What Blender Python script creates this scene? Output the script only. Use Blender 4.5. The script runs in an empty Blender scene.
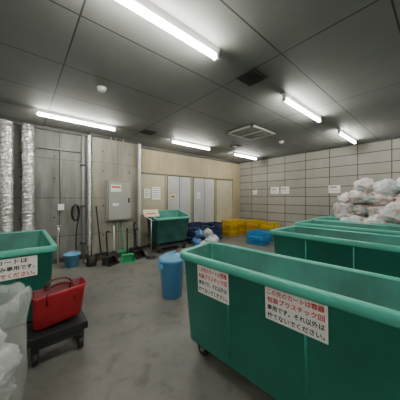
import bpy, bmesh, math, random
from mathutils import Vector, Matrix, noise
random.seed(7)
S=bpy.context.scene
COL=S.collection

# ---------------- materials ----------------
MATS={}
def nmat(name,col,rough=.5,metal=0,noise_amt=0,nscale=5,bump=0,trans=0,alpha=1,emit=0,col2=None,bscale=None,spec=.5):
    if name in MATS: return MATS[name]
    m=bpy.data.materials.new(name); m.use_nodes=True
    nt=m.node_tree; b=nt.nodes['Principled BSDF']
    b.inputs['Base Color'].default_value=(*col,1); b.inputs['Roughness'].default_value=rough
    b.inputs['Metallic'].default_value=metal
    b.inputs['Specular IOR Level'].default_value=spec
    if trans: b.inputs['Transmission Weight'].default_value=trans
    if alpha<1: b.inputs['Alpha'].default_value=alpha
    if emit:
        b.inputs['Emission Color'].default_value=(*col,1); b.inputs['Emission Strength'].default_value=emit
    tc=nt.nodes.new('ShaderNodeTexCoord')
    n=nt.nodes.new('ShaderNodeTexNoise'); n.inputs['Scale'].default_value=nscale; n.inputs['Detail'].default_value=6
    nt.links.new(tc.outputs['Object'],n.inputs['Vector'])
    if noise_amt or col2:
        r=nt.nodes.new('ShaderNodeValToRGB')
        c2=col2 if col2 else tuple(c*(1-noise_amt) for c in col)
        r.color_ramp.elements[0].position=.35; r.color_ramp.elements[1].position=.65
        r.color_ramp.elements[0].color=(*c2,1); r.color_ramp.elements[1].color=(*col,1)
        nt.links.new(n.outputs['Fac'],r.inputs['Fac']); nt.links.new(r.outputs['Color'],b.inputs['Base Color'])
    if bump:
        n2=nt.nodes.new('ShaderNodeTexNoise'); n2.inputs['Scale'].default_value=bscale or nscale*4; n2.inputs['Detail'].default_value=5
        nt.links.new(tc.outputs['Object'],n2.inputs['Vector'])
        bp=nt.nodes.new('ShaderNodeBump'); bp.inputs['Strength'].default_value=bump; bp.inputs['Distance'].default_value=.02
        nt.links.new(n2.outputs['Fac'],bp.inputs['Height']); nt.links.new(bp.outputs['Normal'],b.inputs['Normal'])
    MATS[name]=m; return m

def gridmat(name,axes,bw,bh,off,cA,cB,cM,mortar=.012,rough=.8,stain=.4,sscale=.8,offset=0.0,bumpn=.15,zs=.45,streak=0):
    """panel / block grid from world position; axes = which components are u,v"""
    m=bpy.data.materials.new(name); m.use_nodes=True
    nt=m.node_tree; N=nt.nodes; L=nt.links; b=N['Principled BSDF']; b.inputs['Roughness'].default_value=rough
    g=N.new('ShaderNodeNewGeometry'); s=N.new('ShaderNodeSeparateXYZ'); L.new(g.outputs['Position'],s.inputs[0])
    c=N.new('ShaderNodeCombineXYZ')
    for i,a in enumerate(axes):
        ad=N.new('ShaderNodeMath'); ad.operation='ADD'; ad.inputs[1].default_value=off[i]
        L.new(s.outputs[a],ad.inputs[0]); L.new(ad.outputs[0],c.inputs[i])
    br=N.new('ShaderNodeTexBrick'); br.offset=offset; br.squash=1
    br.inputs['Scale'].default_value=1; br.inputs['Brick Width'].default_value=bw; br.inputs['Row Height'].default_value=bh
    br.inputs['Mortar Size'].default_value=mortar; br.inputs['Mortar Smooth'].default_value=.1
    br.inputs['Color1'].default_value=(*cA,1); br.inputs['Color2'].default_value=(*cB,1); br.inputs['Mortar'].default_value=(*cM,1)
    L.new(c.outputs[0],br.inputs['Vector'])
    out=br.outputs['Color']
    def layer(out,scale,mz,lo,fmin=.3,fmax=.7):
        n=N.new('ShaderNodeTexNoise'); n.inputs['Scale'].default_value=scale; n.inputs['Detail'].default_value=8; n.inputs['Roughness'].default_value=.65
        mp=N.new('ShaderNodeMapping'); mp.inputs['Scale'].default_value=(1,1,mz); L.new(g.outputs['Position'],mp.inputs[0]); L.new(mp.outputs[0],n.inputs['Vector'])
        r=N.new('ShaderNodeMapRange'); r.inputs['From Min'].default_value=fmin; r.inputs['From Max'].default_value=fmax
        r.inputs['To Min'].default_value=lo; r.inputs['To Max'].default_value=1
        L.new(n.outputs['Fac'],r.inputs['Value'])
        mx=N.new('ShaderNodeMix'); mx.data_type='RGBA'; mx.blend_type='MULTIPLY'; mx.inputs['Factor'].default_value=1
        L.new(out,mx.inputs['A']); L.new(r.outputs[0],mx.inputs['B'])
        return mx.outputs['Result']
    out=layer(out,sscale,zs,1-stain)
    if streak: out=layer(out,5,.12,1-streak,.35,.55)
    L.new(out,b.inputs['Base Color'])
    n3=N.new('ShaderNodeTexNoise'); n3.inputs['Scale'].default_value=25; n3.inputs['Detail'].default_value=4; L.new(g.outputs['Position'],n3.inputs['Vector'])
    h=N.new('ShaderNodeMath'); h.operation='MULTIPLY_ADD'; h.inputs[1].default_value=-1.0
    L.new(br.outputs['Fac'],h.inputs[0]); L.new(n3.outputs['Fac'],h.inputs[2])
    bp=N.new('ShaderNodeBump'); bp.inputs['Strength'].default_value=bumpn; bp.inputs['Distance'].default_value=.02
    L.new(h.outputs[0],bp.inputs['Height']); L.new(bp.outputs['Normal'],b.inputs['Normal'])
    MATS[name]=m; return m

# ---------------- builder ----------------
class B:
    def __init__(s,name): s.name=name; s.bm=bmesh.new(); s.mats=[]
    def mi(s,m):
        if m not in s.mats: s.mats.append(m)
        return s.mats.index(m)
    def face(s,vs,m,smooth=False):
        try:
            f=s.bm.faces.new(vs); f.material_index=s.mi(m); f.smooth=smooth; return f
        except ValueError: return None
    def box(s,lo,hi,m,rot=None,piv=None):
        x0,y0,z0=lo;x1,y1,z1=hi
        P=[Vector(p) for p in [(x0,y0,z0),(x1,y0,z0),(x1,y1,z0),(x0,y1,z0),(x0,y0,z1),(x1,y0,z1),(x1,y1,z1),(x0,y1,z1)]]
        if rot is not None:
            piv=Vector(piv) if piv else (P[0]+P[6])/2
            P=[rot@(p-piv)+piv for p in P]
        v=[s.bm.verts.new(p) for p in P]
        for f in [(0,3,2,1),(4,5,6,7),(0,1,5,4),(1,2,6,5),(2,3,7,6),(3,0,4,7)]: s.face([v[i] for i in f],m)
    def loops(s,loops,m,smooth=True,cap0=True,cap1=True,ms=None):
        L=[[s.bm.verts.new(p) for p in l] for l in loops]
        n=len(L[0])
        for k in range(len(L)-1):
            mm=ms[k] if ms else m
            for i in range(n): s.face([L[k][i],L[k][(i+1)%n],L[k+1][(i+1)%n],L[k+1][i]],mm,smooth)
        if cap0: s.face(L[0][::-1],ms[0] if ms else m)
        if cap1: s.face(L[-1],ms[-1] if ms else m)
    def tube(s,pts,r,m,n=10,caps=True,jit=0,smooth=True):
        pts=[Vector(p) for p in pts]; rs=r if isinstance(r,(list,tuple)) else [r]*len(pts)
        t0=(pts[1]-pts[0]).normalized()
        ref=Vector((0,0,1)) if abs(t0.z)<.9 else Vector((1,0,0))
        u=t0.cross(ref).normalized(); lp=[]
        for i,p in enumerate(pts):
            t=(pts[min(i+1,len(pts)-1)]-pts[max(i-1,0)]).normalized()
            u=(u-t*u.dot(t)).normalized(); w=t.cross(u)
            lp.append([p+(u*math.cos(2*math.pi*k/n)+w*math.sin(2*math.pi*k/n))*rs[i]*(1+jit*random.uniform(-1,1)) for k in range(n)])
        s.loops(lp,m,smooth,caps,caps)
    def lathe(s,c,prof,m,n=32,cap0=True,cap1=True,ms=None):
        c=Vector(c)
        s.loops([[c+Vector((r*math.cos(2*math.pi*k/n),r*math.sin(2*math.pi*k/n),z)) for k in range(n)] for r,z in prof],m,True,cap0,cap1,ms)
    def done(s,bevel=0,loc=None,rotz=0,parent=None,recalc=True):
        if recalc: bmesh.ops.recalc_face_normals(s.bm,faces=s.bm.faces)
        me=bpy.data.meshes.new(s.name); s.bm.to_mesh(me); s.bm.free()
        for m in s.mats: me.materials.append(m)
        o=bpy.data.objects.new(s.name,me); COL.objects.link(o)
        if bevel:
            md=o.modifiers.new('bev','BEVEL'); md.width=bevel; md.segments=2; md.limit_method='ANGLE'; md.angle_limit=math.radians(50)
        if loc: o.location=loc
        o.rotation_euler[2]=rotz
        if parent: o.parent=parent
        return o

def rr(cx,cy,w,l,r,z,n=5):
    p=[]
    for (sx,sy,a0) in [(1,1,0),(-1,1,90),(-1,-1,180),(1,-1,270)]:
        for k in range(n+1):
            a=math.radians(a0+90*k/n)
            p.append((cx+sx*(w/2-r)+r*math.cos(a),cy+sy*(l/2-r)+r*math.sin(a),z))
    # keep the loop in order around the outline
    q=p[:n+1]+p[n+1:2*(n+1)][::-1]+p[2*(n+1):3*(n+1)]+p[3*(n+1):][::-1]
    q=sorted(p,key=lambda v:math.atan2((v[1]-cy)/l,(v[0]-cx)/w))
    return q

def text(lines,o0,xd,yd,w,mats,parent,lift=.0015,rows=None):
    """lines placed inside rect width w; rows=[(y_center,height,width fraction)]"""
    o0=Vector(o0);xd=Vector(xd).normalized();yd=Vector(yd).normalized();nd=xd.cross(yd)
    for i,ln in enumerate(lines):
        cu=bpy.data.curves.new('t','FONT'); cu.body=ln; cu.resolution_u=2; cu.offset=.022
        ob=bpy.data.objects.new('t',cu); COL.objects.link(ob)
        bpy.context.view_layer.update()
        dg=bpy.context.evaluated_depsgraph_get()
        me=bpy.data.meshes.new_from_object(ob.evaluated_get(dg))
        bpy.data.objects.remove(ob)
        if not me.vertices: continue
        xs=[v.co.x for v in me.vertices]; ys=[v.co.y for v in me.vertices]
        yc,h,ww=rows[i]
        sx=ww*w/max(1e-4,max(xs)-min(xs)); sy=h/max(1e-4,max(ys)-min(ys))
        mx=(max(xs)+min(xs))/2; my=(max(ys)+min(ys))/2
        for v in me.vertices:
            v.co=o0+xd*((v.co.x-mx)*sx+w/2)+yd*((v.co.y-my)*sy+yc)+nd*lift
        me.materials.append(mats[i])
        t=bpy.data.objects.new('lettering_%d'%(i+1),me); COL.objects.link(t); t.parent=parent

# ---------------- common materials ----------------
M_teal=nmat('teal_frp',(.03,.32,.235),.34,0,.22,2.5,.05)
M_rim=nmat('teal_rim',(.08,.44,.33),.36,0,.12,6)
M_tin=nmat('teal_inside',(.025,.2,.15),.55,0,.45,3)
M_blk=nmat('black_rubber',(.012,.012,.012),.6)
M_dkm=nmat('dark_metal',(.06,.06,.06),.5,.6)
M_steel=nmat('steel',(.55,.55,.55),.35,1)
M_foil=nmat('foil_wrap',(.8,.8,.79),.3,.8,.3,30,.6,bscale=30)
M_white=nmat('white_enamel',(.75,.75,.73),.4)
M_paper=nmat('paper',(.85,.85,.82),.7)
M_red=nmat('ink_red',(.62,.008,.012),.7)
M_ink=nmat('ink_dark',(.012,.012,.016),.7)
M_tube=nmat('fluorescent_tube',(1,.98,.9),.4,emit=115)

XR=7.5; YL=5.85; YD=6.0; CZ=3.1; XB=-3.0; YF=-3.0
# ---------------- room shell ----------------
M_ceil=gridmat('ceiling_board',(0,1),1.8,.9,(5.0,5.12),(.27,.275,.265),(.245,.25,.24),(.055,.055,.055),.008,.7,.28,.5,bumpn=.05,zs=1)
M_conc=gridmat('concrete_wall',(0,2),1.8,.9,(5.0-.3,.3),(.30,.295,.265),(.25,.25,.225),(.09,.09,.085),.008,.85,.6,.9,streak=.35)
M_pill=gridmat('concrete_pillar',(0,2),1.8,.9,(5.2,.3),(.40,.38,.31),(.38,.36,.30),(.17,.17,.15),.006,.85,.45,1.1,streak=.2)
M_blkw=gridmat('block_wall',(1,2),.74,.31,(5,0),(.43,.41,.36),(.38,.365,.32),(.10,.095,.085),.013,.85,.3,.7)
M_lint=gridmat('lintel_concrete',(0,2),2.1,3.4,(5,0),(.46,.39,.24),(.43,.37,.24),(.2,.18,.12),.006,.85,.45,1.0,streak=.15)
b=B('ceiling'); b.box((XB,YF,CZ),(XR+.2,YD+.2,CZ+.15),M_ceil); b.done()
mf=bpy.data.materials.new('concrete_floor'); mf.use_nodes=True
nt=mf.node_tree;N=nt.nodes;L=nt.links;bs=N['Principled BSDF']
g=N.new('ShaderNodeNewGeometry'); n=N.new('ShaderNodeTexNoise'); n.inputs['Scale'].default_value=1.1; n.inputs['Detail'].default_value=10; n.inputs['Roughness'].default_value=.68
L.new(g.outputs['Position'],n.inputs['Vector'])
r=N.new('ShaderNodeValToRGB'); e=r.color_ramp.elements; e[0].position=.34; e[0].color=(.105,.10,.088,1); e[1].position=.62; e[1].color=(.20,.192,.17,1)
L.new(n.outputs['Fac'],r.inputs['Fac'])
n2=N.new('ShaderNodeTexNoise'); n2.inputs['Scale'].default_value=5; n2.inputs['Detail'].default_value=6; n2.inputs['Distortion'].default_value=.8; L.new(g.outputs['Position'],n2.inputs['Vector'])
r2=N.new('ShaderNodeValToRGB'); e=r2.color_ramp.elements; e[0].position=.33; e[0].color=(.72,.72,.72,1); e[1].position=.47; e[1].color=(1,1,1,1)
L.new(n2.outputs['Fac'],r2.inputs['Fac'])
mx=N.new('ShaderNodeMix'); mx.data_type='RGBA'; mx.blend_type='MULTIPLY'; mx.inputs['Factor'].default_value=1
L.new(r.outputs['Color'],mx.inputs['A']); L.new(r2.outputs['Color'],mx.inputs['B']); L.new(mx.outputs['Result'],bs.inputs['Base Color'])
mr=N.new('ShaderNodeMapRange'); mr.inputs['From Min'].default_value=.35; mr.inputs['From Max'].default_value=.65; mr.inputs['To Min'].default_value=.4; mr.inputs['To Max'].default_value=.65; L.new(n.outputs['Fac'],mr.inputs['Value']); L.new(mr.outputs[0],bs.inputs['Roughness'])
b=B('floor'); b.box((XB,YF,-.15),(XR+.2,YD+.2,0),mf); b.done()

b=B('wall_left'); b.box((XB,YL,0),(2.62,YD+.2,CZ),M_conc)
M_hole=nmat('tie_hole',(.05,.05,.045),.9)
for i in range(7):
    for z in (.55,1.05,1.95,2.45):
        x=-1.2+.6*i
        if x<1.2: b.tube([(x,YL-.002,z),(x,YL+.004,z)],.02,M_hole,12)
b.done()
b=B('wall_pillar'); b.box((1.36,YL-.14,0),(2.6,YL,CZ),M_pill)
for x in (1.62,2.3):
    for z in (.55,1.3,2.2,2.7): b.tube([(x,YL-.142,z),(x,YL-.136,z)],.02,M_hole,12)
b.done()
b=B('wall_doors'); b.box((2.62,YD,0),(XR,YD+.2,CZ),M_lint); b.done()
b=B('wall_right'); b.box((XR,YF,0),(XR+.2,YD+.2,CZ),M_blkw); b.done()
b=B('wall_rear'); b.box((XB-.2,YF,0),(XB,YD+.2,CZ),M_conc); b.done()
b=B('wall_front'); b.box((XB,YF-.2,0),(XR,YF,CZ),M_blkw); b.done()
M_trim=nmat('dark_trim',(.06,.06,.055),.6)
M_beig=nmat('beige_steel',(.33,.28,.17),.5,0,.1,3)
b=B('trim_left'); b.box((XB,YL-.06,CZ-.07),(1.36,YL,CZ),M_trim); b.box((1.3,YL-.2,CZ-.07),(2.6,YL-.14,CZ),M_trim); b.done()
b=B('trim_right'); b.box((XR-.04,YF,CZ-.05),(XR,YD,CZ),M_trim); b.done()
b=B('trim_doors')
b.box((2.66,YD-.05,2.27),(7.1,YD,2.36),M_beig)
b.box((2.62,YD-.06,CZ-.09),(XR-.04,YD,CZ),M_trim)
for x in (2.7,3.64,4.72,5.9,7.0): b.box((x-.035,YD-.05,0),(x+.035,YD,2.3),M_beig)
b.done(.004)
b=B('baseboard_left'); b.box((XB,YL-.03,0),(1.36,YL,.1),M_trim); b.box((1.36,YL-.17,0),(2.6,YL-.14,.1),M_trim); b.done()
M_dw=nmat('door_pale',(.43,.43,.41),.45,0,.12,2)
M_db=nmat('door_beige',(.44,.40,.29),.5,0,.18,2)
def door(i,x0,x1,m,double=False):
    b=B('door_%d'%i)
    b.box((x0,YD-.035,.02),(x1,YD-.001,2.25),M_dkm)
    xs=[(x0,(x0+x1)/2),((x0+x1)/2,x1)] if double else [(x0,x1)]
    for a,c in xs:
        b.box((a+.012,YD-.05,.05),(c-.012,YD-.034,2.23),m)
        b.box((a+.1,YD-.056,.2),(c-.1,YD-.049,2.08),m)
        b.tube([(c-.06,YD-.11,1.02),(c-.06,YD-.05,1.02)],.012,M_steel)
        b.tube([(c-.06,YD-.11,1.02),(c-.17,YD-.11,1.02)],.011,M_steel)
    b.done(.006)
door(1,2.74,3.60,M_db); door(2,3.69,4.67,M_dw,True); door(3,4.79,5.85,M_dw,True); door(4,5.96,6.95,M_db)

# ---------------- fluorescent fixtures ----------------
def fixture(x0,x1,y):
    b=B('fluorescent_light_fixture')
    pr=[(-.04,-.001),(-.02,-.06),(.02,-.06),(.04,-.001)]
    b.loops([[(x,y+p[0],CZ+p[1]) for p in pr] for x in (x0,x1)],M_white,False)
    for x in (x0+.02,x1-.02): b.box((x-.015,y-.025,CZ-.12),(x+.015,y+.025,CZ-.05),M_white)
    b.tube([(x0+.03,y,CZ-.095),(x1-.03,y,CZ-.095)],.021,M_tube,8)
    b.done()
for y in (4.75,1.6,-1.4):
    for x0,x1 in ((-2.5,-1.08),(.2,1.62),(3.05,4.47),(5.6,6.95)): fixture(x0,x1,y)

# ---------------- ceiling devices ----------------
M_vent=nmat('vent_white',(.62,.62,.56),.5); M_vdk=nmat('vent_dark',(.05,.05,.045),.7)
b=B('ceiling_air_vent')
x0,x1,y0,y1=3.8,4.75,2.7,3.45; z=CZ-.03
b.box((x0,y0,z+.01),(x1,y1,CZ-.001),M_vdk)
for a in ((x0,y0,x1,y0+.05),(x0,y1-.05,x1,y1),(x0,y0,x0+.05,y1),(x1-.05,y0,x1,y1)): b.box((a[0],a[1],z-.01),(a[2],a[3],CZ-.001),M_vent)
for k in range(11):
    yy=y0+.08+k*(y1-y0-.16)/10
    b.box((x0+.05,yy-.014,z-.004),(x1-.05,yy+.014,z+.004),M_vent,Matrix.Rotation(.5,3,'X'))
b.box(((x0+x1)/2-.02,y0,z-.012),((x0+x1)/2+.02,y1,z),M_vent)
b.done()
def sqvent(x,y,s=.15):
    b=B('ceiling_exhaust_grille')
    b.box((x-s,y-s,CZ-.015),(x+s,y+s,CZ-.001),M_vdk)
    for k in range(7): 
        yy=y-s+.03+k*(2*s-.06)/6; b.box((x-s+.02,yy-.008,CZ-.024),(x+s-.02,yy+.008,CZ-.014),M_dkm)
    b.done()
sqvent(2.33,1.66); sqvent(2.36,4.69); sqvent(5.05,4.2,.14)
for x,y in ((.9,3.24),(5.6,3.0)):
    b=B('smoke_detector'); b.lathe((x,y,CZ-.061),[(.03,0),(.045,.01),(.06,.035),(.065,.06)],M_white,24); b.done()

# ---------------- wall pipes ----------------
M_gray=nmat('grey_pvc',(.28,.28,.27),.5)
def foilpipe(x,y,r,z0,nz=90):
    b=B('insulated_pipe'); pts=[];rs=[]
    for i in range(nz+1):
        z=z0+(CZ-.08-z0)*i/nz; pts.append((x+random.uniform(-.004,.004),y,z)); rs.append(r*(1+.05*random.uniform(-1,1)))
    b.tube(pts,rs,M_foil,16,jit=.07,smooth=False)
    b.tube([(x,y,0.001),(x,y,z0+.02)],r*.65,M_gray,16)
    for z in (1.2,2.2): 
        b.tube([(x,y,z-.012),(x,y,z+.012)],r*1.12,M_steel,18)
    b.done()
foilpipe(-.2,5.66,.1,.75); foilpipe(.13,5.66,.1,.75)
foilpipe(1.28,5.62,.042,.35)
b=B('drain_pipe'); x=1.17; b.tube([(x,5.74,0.001),(x,5.74,CZ-.08)],.028,M_gray,14)
for z in (.4,1.3,2.3): b.box((x-.045,5.70,z-.02),(x+.045,5.845,z+.02),M_dkm)
b.done()
foilpipe(2.56,5.62,.045,.04)
b=B('electrical_conduit')
b.tube([(.3,5.81,2.62),(1.1,5.81,2.62)],.014,M_gray); b.tube([(.72,5.81,2.62),(.72,5.81,1.35)],.012,M_gray)
b.box((.66,5.77,1.22),(.78,5.848,1.36),M_white)
b.done()
b=B('water_supply_pipe')
b.tube([(.66,5.78,0.001),(.66,5.78,.78),(.66,5.74,.82),(.66,5.62,.80)],.018,M_white,12)
b.tube([(.66,5.64,.80),(.66,5.60,.79),(.66,5.59,.72)],.014,M_steel,10)
b.tube([(.62,5.72,.87),(.70,5.72,.87)],.012,M_steel); b.tube([(.66,5.72,.82),(.66,5.72,.87)],.008,M_steel)
b.done()
M_pan=nmat('panel_grey',(.36,.36,.325),.45,.1,.06,3)
b=B('electrical_panel_box')
b.box((1.66,5.50,.92),(2.28,5.706,1.95),M_pan); b.box((1.675,5.492,.935),(2.265,5.502,1.935),M_dkm); b.box((1.685,5.48,.945),(2.255,5.493,1.925),M_pan)
b.box((2.18,5.465,1.38),(2.22,5.481,1.5),M_dkm); b.box((1.74,5.476,1.66),(2.0,5.481,1.84),M_paper); b.box((1.76,5.474,1.76),(1.98,5.4765,1.8),M_red)
b.box((1.78,5.476,1.3),(1.93,5.481,1.37),M_paper)
for x in (1.78,1.9,2.1): b.tube([(x,5.6,1.95),(x,5.6,CZ-.03)],.013,M_gray)
b.tube([(1.95,5.64,.92),(1.95,5.64,.02)],.016,M_gray)
b.done(.004)
M_dist=nmat('notice_yellow',(.7,.6,.2),.6)
def notice(name,pts,m=M_paper,lines=True):
    b=B(name); b.box(pts[0],pts[1],m)
    (x0,y0,z0),(x1,y1,z1)=pts
    if lines and x1-x0>.05:
        for k in range(5):
            zz=z1-.04-(z1-z0-.06)*k/5
            b.box((x0+.02,y0-.001,zz-.012),(x1-.02-.03*(k%2),y0,zz),M_ink if k else M_red)
    return b.done()
notice('paper_notice',((2.86,YD-.064,1.5),(3.06,YD-.057,1.78))); notice('paper_notice',((3.12,YD-.064,1.45),(3.42,YD-.057,1.85)))
notice('paper_notice',((4.95,YD-.064,1.5),(5.1,YD-.057,1.7))); notice('paper_notice',((3.82,YD-.064,1.5),(3.98,YD-.057,1.62)),M_dist)
for y0,y1,z0,z1 in ((4.12,4.46,1.66,1.92),(3.72,4.04,1.66,1.92),(2.1,2.42,1.66,1.9),(5.1,5.3,1.66,1.85)):
    o=notice('wall_notice',((XR-.012,y0,z0),(XR-.001,y1,z1)))
    text(["容器包装","プラスチック"],(XR-.0121,y1,z0),(0,-1,0),(0,0,1),y1-y0,[M_ink,M_red],o,.001,rows=[(.18,.06,.8),(.07,.05,.85)])

# ---------------- carts ----------------
def cart(cx,y1,w,l,h=1.0,zb=.17,name='green_refuse_cart',skew=0):
    """open FRP cart; y1 = far (+Y) end"""
    b=B(name); cy=y1-l/2
    L=[rr(cx,cy,w-.2,l-.24,.05,zb), rr(cx,cy,w-.14,l-.18,.06,zb+.03), rr(cx,cy,w-.06,l-.06,.06,h-.07),
       rr(cx,cy,w-.01,l-.01,.06,h-.065), rr(cx,cy,w,l,.06,h-.055), rr(cx,cy,w,l,.06,h-.008), rr(cx,cy,w-.012,l-.012,.055,h),
       rr(cx,cy,w-.085,l-.085,.045,h), rr(cx,cy,w-.1,l-.1,.04,h-.012), rr(cx,cy,w-.22,l-.26,.04,zb+.05)]
    if skew:
        L=[[(p[0],p[1]+skew*(p[0]-(cx-w/2)) if p[1]>cy else p[1],p[2]) for p in l_] for l_ in L]
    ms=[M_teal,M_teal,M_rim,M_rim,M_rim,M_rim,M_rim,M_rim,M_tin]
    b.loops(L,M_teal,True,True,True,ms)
    for sx in (-1,1):
        for k in range(1,4):
            yy=cy-l/2+l*k/4
            x0=cx+sx*(w/2-.066); x1=cx+sx*(w/2-.032)
            b.tube([(x0,yy,zb+.1),(x1,yy,h-.08)],.008,M_teal,6)
    b.box((cx-w/2+.12,cy-l/2+.15,zb-.035),(cx+w/2-.12,cy-l/2+.22,zb+.002),M_dkm)
    b.box((cx-w/2+.12,cy+l/2-.22,zb-.035),(cx+w/2-.12,cy+l/2-.15,zb+.002),M_dkm)
    for sx in (-1,1):
        for sy in (-1,1):
            x=cx+sx*(w/2-.17); y=cy+sy*(l/2-.19)
            b.tube([(x-.02,y,.06),(x+.02,y,.06)],.06,M_blk,16)
            for q in (-.03,.03): b.box((x+q-.003,y-.02,.05),(x+q+.003,y+.02,zb-.03),M_steel)
            b.box((x-.035,y-.035,zb-.045),(x+.035,y+.035,zb-.03),M_steel)
    return b.done()
def side_sign(o,cx,w,ya,ww,z1,hh,h=1.0,zb=.17):
    f=lambda z:cx-w/2+.03+(.04)*(h-.07-z)/(h-.07-zb-.03)-.003
    z0=z1-hh; yb=ya-ww
    b=B('sign_plate')
    P=[(f(z0),ya,z0),(f(z0),yb,z0),(f(z1),yb,z1),(f(z1),ya,z1)]
    Q=[(p[0]-.004,p[1],p[2]) for p in P]
    b.loops([P,Q],M_paper,False); b.done(parent=o)
    text(["この先のカートは容器","包装プラスチック回","専用です。それ以外は","捨てないでください。"],Q[0],(0,-1,0),Vector(Q[3])-Vector(Q[0]),ww,[M_red,M_red,M_ink,M_ink],o,.0015,
         rows=[(hh*.86,hh*.17,.92),(hh*.63,hh*.17,.92),(hh*.39,hh*.17,.92),(hh*.15,hh*.17,.92)])
A=cart(1.455,1.68,.60,2.3,h=.985,zb=.13,skew=.2); side_sign(A,1.455,.60,1.43,.34,.915,.25,h=.985,zb=.13); side_sign(A,1.455,.60,.78,.37,.915,.22,h=.985,zb=.13)
ang=math.radians(4.2); piv=Vector((1.155,1.68,0)); Rm=Matrix.Rotation(ang,3,'Z'); A.rotation_euler[2]=ang; A.location=piv-Rm@piv
cart(3.38,1.8,.86,2.2); cart(4.7,2.03,.86,2.2); cart(5.75,2.12,.86,2.2); F=cart(6.85,2.12,.86,2.2)
E=cart(-.18,4.35,1.0,1.55,h=.975)
yy=4.35-1.55+.03
b=B('sign_plate'); P=[(-.38,yy+.015,.68),(.14,yy+.015,.68),(.14,yy-.003,.895),(-.38,yy-.003,.895)]
Q=[(x,y-.006,z) for x,y,z in P]
b.loops([P,Q],M_paper,False); b.done(parent=E)
text(["このカートは","燃やすごみ専用です。","捨てないでください。"],Q[0],(1,0,0),Vector(Q[3])-Vector(Q[0]),.52,[M_ink,M_ink,M_red],E,.002,rows=[(.18,.045,.7),(.11,.05,.92),(.04,.05,.92)])

# ---------------- teal hopper cart at the doors ----------------
M_teal2=nmat('dull_teal',(.035,.17,.145),.5,0,.45,4)
b=B('teal_hopper_cart')
cx,cy=3.3,5.28
def rq(w,l,z,tilt=0,dy=0): return [(p[0],p[1],p[2]+tilt*(p[1]-cy)) for p in rr(cx,cy+dy,w,l,.05,z)]
L=[rq(.92,.42,.24),rq(1.0,.5,.28),rq(1.12,.62,.98,.28),rq(1.18,.68,.99,.28),rq(1.18,.68,1.04,.28),rq(1.09,.59,1.04,.28),rq(.95,.45,.32)]
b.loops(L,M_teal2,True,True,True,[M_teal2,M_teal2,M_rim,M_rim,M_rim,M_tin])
b.box((cx-.5,cy-.27,.14),(cx+.5,cy+.27,.2),M_dkm)
for sx in (-1,1):
    b.box((cx+sx*.44-.02,cy-.2,.2),(cx+sx*.44+.02,cy+.2,.27),M_dkm)
    for sy in (-1,1):
        b.tube([(cx+sx*.42-.02,cy+sy*.2,.07),(cx+sx*.42+.02,cy+sy*.2,.07)],.07,M_blk,16); b.box((cx+sx*.42-.03,cy+sy*.2-.03,.07),(cx+sx*.42+.03,cy+sy*.2+.03,.15),M_steel)
b.tube([(cx-.62,cy-.3,.9),(cx-.7,cy-.3,.92),(cx-.7,cy+.25,1.05),(cx-.6,cy+.25,1.05)],.014,M_steel)
b.done()
M_cream=nmat('cream_board',(.75,.68,.5),.6)
b=B('sign_stand'); x,y=2.5,4.8
b.tube([(x,y,.02),(x,y,1.1)],.012,M_steel); b.lathe((x,y,0),[(.14,0),(.14,.02),(.03,.035)],M_blk,20)
b.box((x-.2,y-.02,1.02),(x+.2,y,1.22),M_cream,Matrix.Rotation(-.6,3,'X'))
b.box((x-.16,y-.026,1.09),(x+.1,y-.02,1.11),M_red,Matrix.Rotation(-.6,3,'X'),(x,y-.01,1.12)); b.done()

# ---------------- blue pail ----------------
M_blue=nmat('blue_plastic',(.07,.28,.52),.4,0,.12,5)
M_blue2=nmat('blue_lid',(.13,.40,.66),.35)
def pail(x,y,s=1):
    b=B('blue_trash_can')
    b.lathe((x,y,0),[(.135*s,0),(.145*s,.012),(.178*s,.50*s),(.187*s,.51*s),(.187*s,.55*s),(.175*s,.56*s)],M_blue,36)
    b.lathe((x,y,.555*s),[(.196*s,-.03*s),(.2*s,0),(.19*s,.025*s),(.14*s,.04*s),(.12*s,.06*s),(.06*s,.07*s),(.001,.07*s)],M_blue2,36)
    b.tube([(x-.06*s,y,.61*s),(x-.06*s,y,.65*s),(x+.06*s,y,.65*s),(x+.06*s,y,.61*s)],.01*s,M_blue2,8)
    for sx in (-1,1): b.box((x+sx*.2*s-.02,y-.05*s,.45*s),(x+sx*.2*s+.02,y+.05*s,.50*s),M_blue2)
    return b.done()
pail(1.78,2.74,1.03)
def bucket(x,y,r,h,name='blue_bucket'):
    b=B(name)
    b.lathe((x,y,0),[(r*.75,0),(r,h-.02),(r*1.07,h-.02),(r*1.07,h),(r*.95,h),(r*.72,.02)],M_blue2,28)
    b.tube([(x-r,y,h-.03)]+[(x+r*math.cos(a),y-.04-r*.5*math.sin(a),h+.0+.08*math.sin(a)) for a in [math.pi*k/8 for k in range(8,-1,-1)]],.005,M_steel,6)
    return b.done()
bucket(.86,5.32,.16,.28)

# ---------------- brooms / dustpans ----------------
M_grn=nmat('green_plastic',(.03,.34,.14),.45); M_brs=nmat('bristles',(.05,.04,.035),.9,bump=.6)
def broom(x,y,lean,hc,hh=1.3,ty=5.69):
    b=B('push_broom')
    b.tube([(x,y,.14),(x+lean,ty,hh)],.016,hc,8)
    b.box((x-.13,y-.03,.11),(x+.13,y+.03,.16),hc)
    b.loops([[(x-.14,y-.045,0),(x+.14,y-.045,0),(x+.14,y+.045,0),(x-.14,y+.045,0)],[(x-.13,y-.025,.115),(x+.13,y-.025,.115),(x+.13,y+.025,.115),(x-.13,y+.025,.115)]],M_brs,False)
    return b.done()
broom(1.5,5.45,-.05,M_blk,1.3); broom(2.02,5.4,.03,M_grn,.85,5.6)
b=B('coiled_black_hose')
pts=[]
for k in range(90):
    a=k*2*math.pi/18; pts.append((1.0+.075*math.cos(a)+.002*k/9,5.775-.0006*k,1.15+.19*math.sin(a)))
pts+= [(1.03,5.71,.8),(1.01,5.71,.4),(1.04,5.7,.1)]
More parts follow.
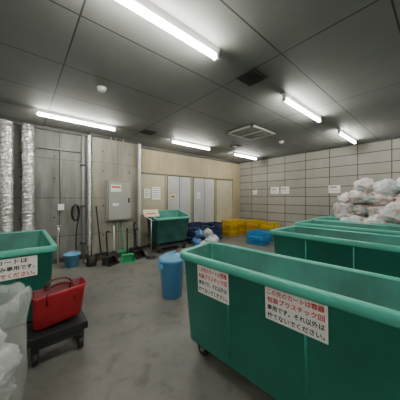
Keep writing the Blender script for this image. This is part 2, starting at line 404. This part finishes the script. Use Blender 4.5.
b.tube(pts,.015,M_blk,8); b.box((.96,5.76,1.3),(1.04,5.848,1.34),M_steel); b.done()
def dustpan(x,y,m,rz=0,h=.62):
    b=B('long_handled_dustpan')
    w=.15
    b.box((-w,-.14,.0),(w,.1,.012),m)
    b.loops([[(-w,.07,0),(w,.07,0),(w,.1,0),(-w,.1,0)],[(-w*.85,.07,.17),(w*.85,.07,.17),(w*.85,.1,.17),(-w*.85,.1,.17)]],m,False)
    for s in (-1,1):
        b.loops([[(s*w-.006,-.14,0),(s*w+.006,-.14,0),(s*w+.006,.1,0),(s*w-.006,.1,0)],[(s*w*.85-.006,-.0,.16),(s*w*.85+.006,-.0,.16),(s*w*.85+.006,.1,.17),(s*w*.85-.006,.1,.17)]],m,False)
    b.loops([[(-w*.85,-.02,.16),(w*.85,-.02,.16),(w*.85,.1,.16),(-w*.85,.1,.16)],[(-w*.85,-.0,.175),(w*.85,-.0,.175),(w*.85,.1,.175),(-w*.85,.1,.175)]],m,False)
    b.tube([(0,.085,.15),(0,.12,h),(0,.10,h+.03),(0,.02,h+.03)],.016,M_blk,8)
    return b.done(loc=(x,y,0),rotz=rz)
dustpan(1.56,4.95,M_blk,.5,.7); dustpan(1.93,4.85,M_grn,-.2,.74); dustpan(2.28,5.05,M_blk,.3,.68); dustpan(2.36,5.38,M_blk,.1,.8)
b=B('hand_broom'); x,y=1.76,5.3; b.tube([(x,y,.18),(x+.03,y+.1,.8)],.013,M_white,8)
b.loops([[(x-.11,y-.03,0),(x+.11,y-.03,0),(x+.11,y+.03,0),(x-.11,y+.03,0)],[(x-.04,y-.02,.2),(x+.04,y-.02,.2),(x+.04,y+.02,.2),(x-.04,y+.02,.2)]],M_brs,False); b.done()
b=B('watering_can'); x,y=1.2,5.1
b.lathe((x,y,0),[(.09,0),(.1,.01),(.095,.17),(.06,.2),(.055,.21)],M_blk,24)
b.tube([(x+.08,y,.05),(x+.15,y,.14),(x+.2,y,.22)],[.02,.015,.012],M_blk,8)
b.tube([(x-.09,y,.05),(x-.16,y,.1),(x-.14,y,.2),(x-.05,y,.23),(x+.04,y,.2)],.01,M_blk,8); b.done()

# ---------------- trash bags ----------------
def bagmat(name,c1,c2,c3):
    m=bpy.data.materials.new(name); m.use_nodes=True
    nt=m.node_tree;N=nt.nodes;L=nt.links;b=N['Principled BSDF']; b.inputs['Roughness'].default_value=.28
    tc=N.new('ShaderNodeNewGeometry')
    v=N.new('ShaderNodeTexVoronoi'); v.inputs['Scale'].default_value=13; L.new(tc.outputs['Position'],v.inputs['Vector'])
    r=N.new('ShaderNodeValToRGB')
    e=r.color_ramp.elements; e[0].position=0; e[0].color=(*c1,1); e[1].position=1; e[1].color=(*c1,1)
    for p,c in ((.3,c2),(.45,c1),(.6,c3),(.72,c1),(.85,c2)):
        q=e.new(p); q.color=(*c,1)
    s=N.new('ShaderNodeSeparateColor'); L.new(v.outputs['Color'],s.inputs[0]); L.new(s.outputs[0],r.inputs['Fac'])
    L.new(r.outputs['Color'],b.inputs['Base Color'])
    n=N.new('ShaderNodeTexNoise'); n.inputs['Scale'].default_value=14; n.inputs['Detail'].default_value=5; n.inputs['Distortion'].default_value=1.2; L.new(tc.outputs['Position'],n.inputs['Vector'])
    bp=N.new('ShaderNodeBump'); bp.inputs['Strength'].default_value=.9; bp.inputs['Distance'].default_value=.03; L.new(n.outputs['Fac'],bp.inputs['Height']); L.new(bp.outputs['Normal'],b.inputs['Normal'])
    return m
M_bagw=bagmat('clear_bag_mixed',(.74,.75,.73),(.6,.38,.34),(.3,.5,.55))
M_bagg=bagmat('clear_bag_grey',(.45,.46,.45),(.32,.34,.34),(.55,.56,.55))
M_bagc=bagmat('white_bag',(.74,.75,.74),(.58,.61,.62),(.42,.55,.62))
M_bagb=bagmat('blue_tinted_bag',(.06,.16,.34),(.1,.25,.5),(.04,.08,.2))
def bag(b,c,r,m,sz=1,seed=0,tie=True):
    bm=bmesh.new(); bmesh.ops.create_icosphere(bm,subdivisions=4,radius=1)
    c=Vector(c); off=Vector((seed*3.1,seed*1.7,seed*.9))
    mi=b.mi(m); vm={}
    for v in bm.verts:
        p=v.co.copy(); n1=noise.noise(p*1.6+off); n2=noise.noise(p*4+off); n3=abs(noise.noise(p*9+off*2))
        k=1+.25*n1+.18*n2-.18*n3
        q=p*k*r; q.z*=sz
        if q.z<-r*sz*.72: q.z=-r*sz*.72-(abs(q.z)-r*sz*.72)*.15
        if tie:
            rad=math.hypot(p.x,p.y)
            if p.z>.93: q.z+=r*.3*(1-rad/.37)*1.1
        vm[v]=b.bm.verts.new(c+q)
    for f in bm.faces:
        nf=b.bm.faces.new([vm[v] for v in f.verts]); nf.material_index=mi; nf.smooth=True
    bm.free()
b=B('trash_bag_pile'); k=0
for cx in (5.75,6.85):
    for j in range(5):
        yb=1.8-j*.4
        for lay in range(5):
            if cx<6 and (lay>=3 or j<1 or (lay==2 and j<3)): continue
            if lay==4 and j==0: continue
            k+=1; zz=.62+.29*lay
            if lay>=3: zz-=.03
            sp=.17 if lay<2 else .15
            for q in (-1,1):
                if lay>=3 and q>0: continue
                bag(b,(cx+q*sp+random.uniform(-.05,.05),yb+random.uniform(-.08,.08),zz+random.uniform(-.06,.06)),random.uniform(.2,.28)*(1.1 if lay>1 else 1),random.choice([M_bagw,M_bagw,M_bagc]),random.uniform(.7,.95),k*2+q,random.random()<.4)
b.done(recalc=False)
b=B('trash_bags')
for j,(x,y,r,m) in enumerate([(4.25,5.1,.18,M_bagb),(4.6,4.85,.2,M_bagc),(4.98,5.1,.17,M_bagc),(4.3,4.85,.12,M_bagc)]):
    bag(b,(x,y,r*.62),r,m,.8,30+j)
bag(b,(4.62,5.0,.34),.18,M_bagg,.8,41); bag(b,(4.35,5.1,.36),.16,M_bagb,.8,43)
b.done(recalc=False)
M_navy=nmat('navy_plastic',(.02,.04,.12),.5); M_yel=nmat('yellow_plastic',(.8,.52,.02),.45,0,.1,5); M_crb=nmat('crate_blue',(.04,.26,.55),.45)
def crates(name,x,y,w,l,zs,hc,m,rz=0,z0=0):
    b=B(name)
    for k in range(zs):
        z=z0+k*(hc+.004)
        t=.012
        b.box((-w/2,-l/2,z),(w/2,l/2,z+.015),m)
        for (a0,a1,c0,c1) in ((-w/2,w/2,-l/2,-l/2+t),(-w/2,w/2,l/2-t,l/2),(-w/2,-w/2+t,-l/2,l/2),(w/2-t,w/2,-l/2,l/2)):
            b.box((a0,c0,z),(a1,c1,z+hc*.22),m); b.box((a0,c0,z+hc*.75),(a1,c1,z+hc),m)
            b.box((a0,c0,z+hc*.45),(a1,c1,z+hc*.53),m)
            lx=a1-a0; ly=c1-c0
            if lx>ly:
                nn=max(4,int(lx/.07))
                for i in range(nn+1):
                    xx=a0+(lx-.02)*i/nn; b.box((xx,c0,z),(xx+.02,c1,z+hc),m)
            else:
                nn=max(4,int(ly/.07))
                for i in range(nn+1):
                    yy=c0+(ly-.02)*i/nn; b.box((a0,yy,z),(a1,yy+.02,z+hc),m)
        b.box((-w/2-.012,-l/2-.012,z+hc-.02),(w/2+.012,-l/2,z+hc),m); b.box((-w/2-.012,l/2,z+hc-.02),(w/2+.012,l/2+.012,z+hc),m)
        b.box((-w/2-.012,-l/2,z+hc-.02),(-w/2,l/2,z+hc),m); b.box((w/2,-l/2,z+hc-.02),(w/2+.012,l/2,z+hc),m)
    return b.done(loc=(x,y,0),rotz=rz)
crates('navy_storage_crate',4.55,5.6,.7,.4,2,.32,M_navy)
crates('navy_storage_crate',5.35,5.5,.5,.42,2,.3,M_navy)
crates('yellow_crate',6.35,5.6,.5,.4,3,.2,M_yel); crates('yellow_crate',6.93,5.62,.46,.4,3,.2,M_yel,.05)
crates('yellow_crate',7.15,4.95,.4,.6,3,.2,M_yel); crates('yellow_crate',7.12,4.28,.42,.6,3,.19,M_yel)
crates('blue_crate',5.95,4.0,.45,.6,2,.19,M_crb,.1); crates('blue_crate',6.5,4.2,.45,.6,2,.17,M_crb,-.1)

# ---------------- foreground: clear bag, red tote on dolly ----------------
M_clear=nmat('clear_film',(.8,.83,.83),.18,0,.3,9,.9,alpha=.32,bscale=9)
b=B('clear_garbage_bag')
n=64; c=Vector((-.19,2.0,0)); lp=[]
prof=[(.15,.0),(.2,.05),(.22,.2),(.225,.4),(.23,.6),(.235,.7),(.25,.79),(.235,.84),(.18,.81),(.17,.66)]
for j in range(28):
    t=j/27*(len(prof)-1); i=min(int(t),len(prof)-2); fz=t-i
    r=prof[i][0]*(1-fz)+prof[i+1][0]*fz; z=prof[i][1]*(1-fz)+prof[i+1][1]*fz
    l=[]
    for q in range(n):
        a=2*math.pi*q/n; d=Vector((math.cos(a),math.sin(a),0))
        k=1+.09*noise.noise(Vector((d.x*2.5,d.y*2.5,z*3)))+.08*noise.noise(Vector((d.x*7,d.y*7,z*5)))+.03*math.sin(q*1.2+z*5)
        l.append(c+d*r*k+Vector((0,0,z+(.05*noise.noise(Vector((d.x*4,d.y*4,3))) if z>.6 else 0))))
    lp.append(l)
b.loops(lp,M_clear,True,True,False)
for j,(x,y,z,r) in enumerate([(-.19,2.0,.16,.15),(-.15,1.97,.36,.15),(-.22,2.03,.52,.13)]): bag(b,(x,y,z),r,(M_bagg,M_bagc,M_bagw)[j],.9,60+j,False)
b.done(recalc=False)
M_redp=nmat('red_vinyl',(.42,.015,.025),.4,0,.3,6,.2)
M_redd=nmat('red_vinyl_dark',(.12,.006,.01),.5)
b=B('red_tote_bag')
cx,cy=.28,2.5
def rl(w,l,z,dx=0): return [(p[0]+dx,p[1],p[2]+.10*(p[0]-cx)) for p in rr(cx,cy,w,l,.03,z)]
L=[rl(.34,.17,.30),rl(.38,.19,.325),rl(.42,.21,.58,.02),rl(.44,.22,.61,.025),rl(.425,.205,.61,.025),rl(.38,.17,.35,.01)]
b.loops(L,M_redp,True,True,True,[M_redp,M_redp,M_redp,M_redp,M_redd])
for s in (-1,1):
    y=cy+s*.107
    b.tube([(cx-.09,y,.5),(cx-.09,y,.62)]+[(cx+.02+.11*math.cos(a),y*.7+cy*.3,.62+.06*math.sin(a)) for a in [math.pi*k/10 for k in range(10,-1,-1)]]+[(cx+.13,y,.5)],.008,M_redd,8)
b.done()
b=B('black_dolly')
b.box((cx-.24,cy-.17,.2),(cx+.24,cy+.17,.27),M_blk); b.box((cx-.21,cy-.14,.14),(cx+.21,cy+.14,.2),M_dkm)
for sx in (-1,1):
    for sy in (-1,1):
        x,y=cx+sx*.18,cy+sy*.11
        b.tube([(x-.02,y,.06),(x+.02,y,.06)],.06,M_blk,16); b.box((x-.03,y-.025,.06),(x+.03,y+.025,.15),M_dkm)
b.done(.008)

# ---------------- world & camera ----------------
w=bpy.data.worlds.new('World'); S.world=w; w.use_nodes=True
w.node_tree.nodes['Background'].inputs[0].default_value=(.5,.5,.5,1); w.node_tree.nodes['Background'].inputs[1].default_value=.05
cam=bpy.data.cameras.new('Camera'); co=bpy.data.objects.new('Camera',cam); COL.objects.link(co)
cam.sensor_width=36; cam.lens=36*210/400; cam.shift_y=-.005; cam.clip_start=.02
co.location=(0,0,1.5)
th=math.atan(245/210.)
co.rotation_euler=(math.pi/2,0,th-math.pi/2)
S.camera=co
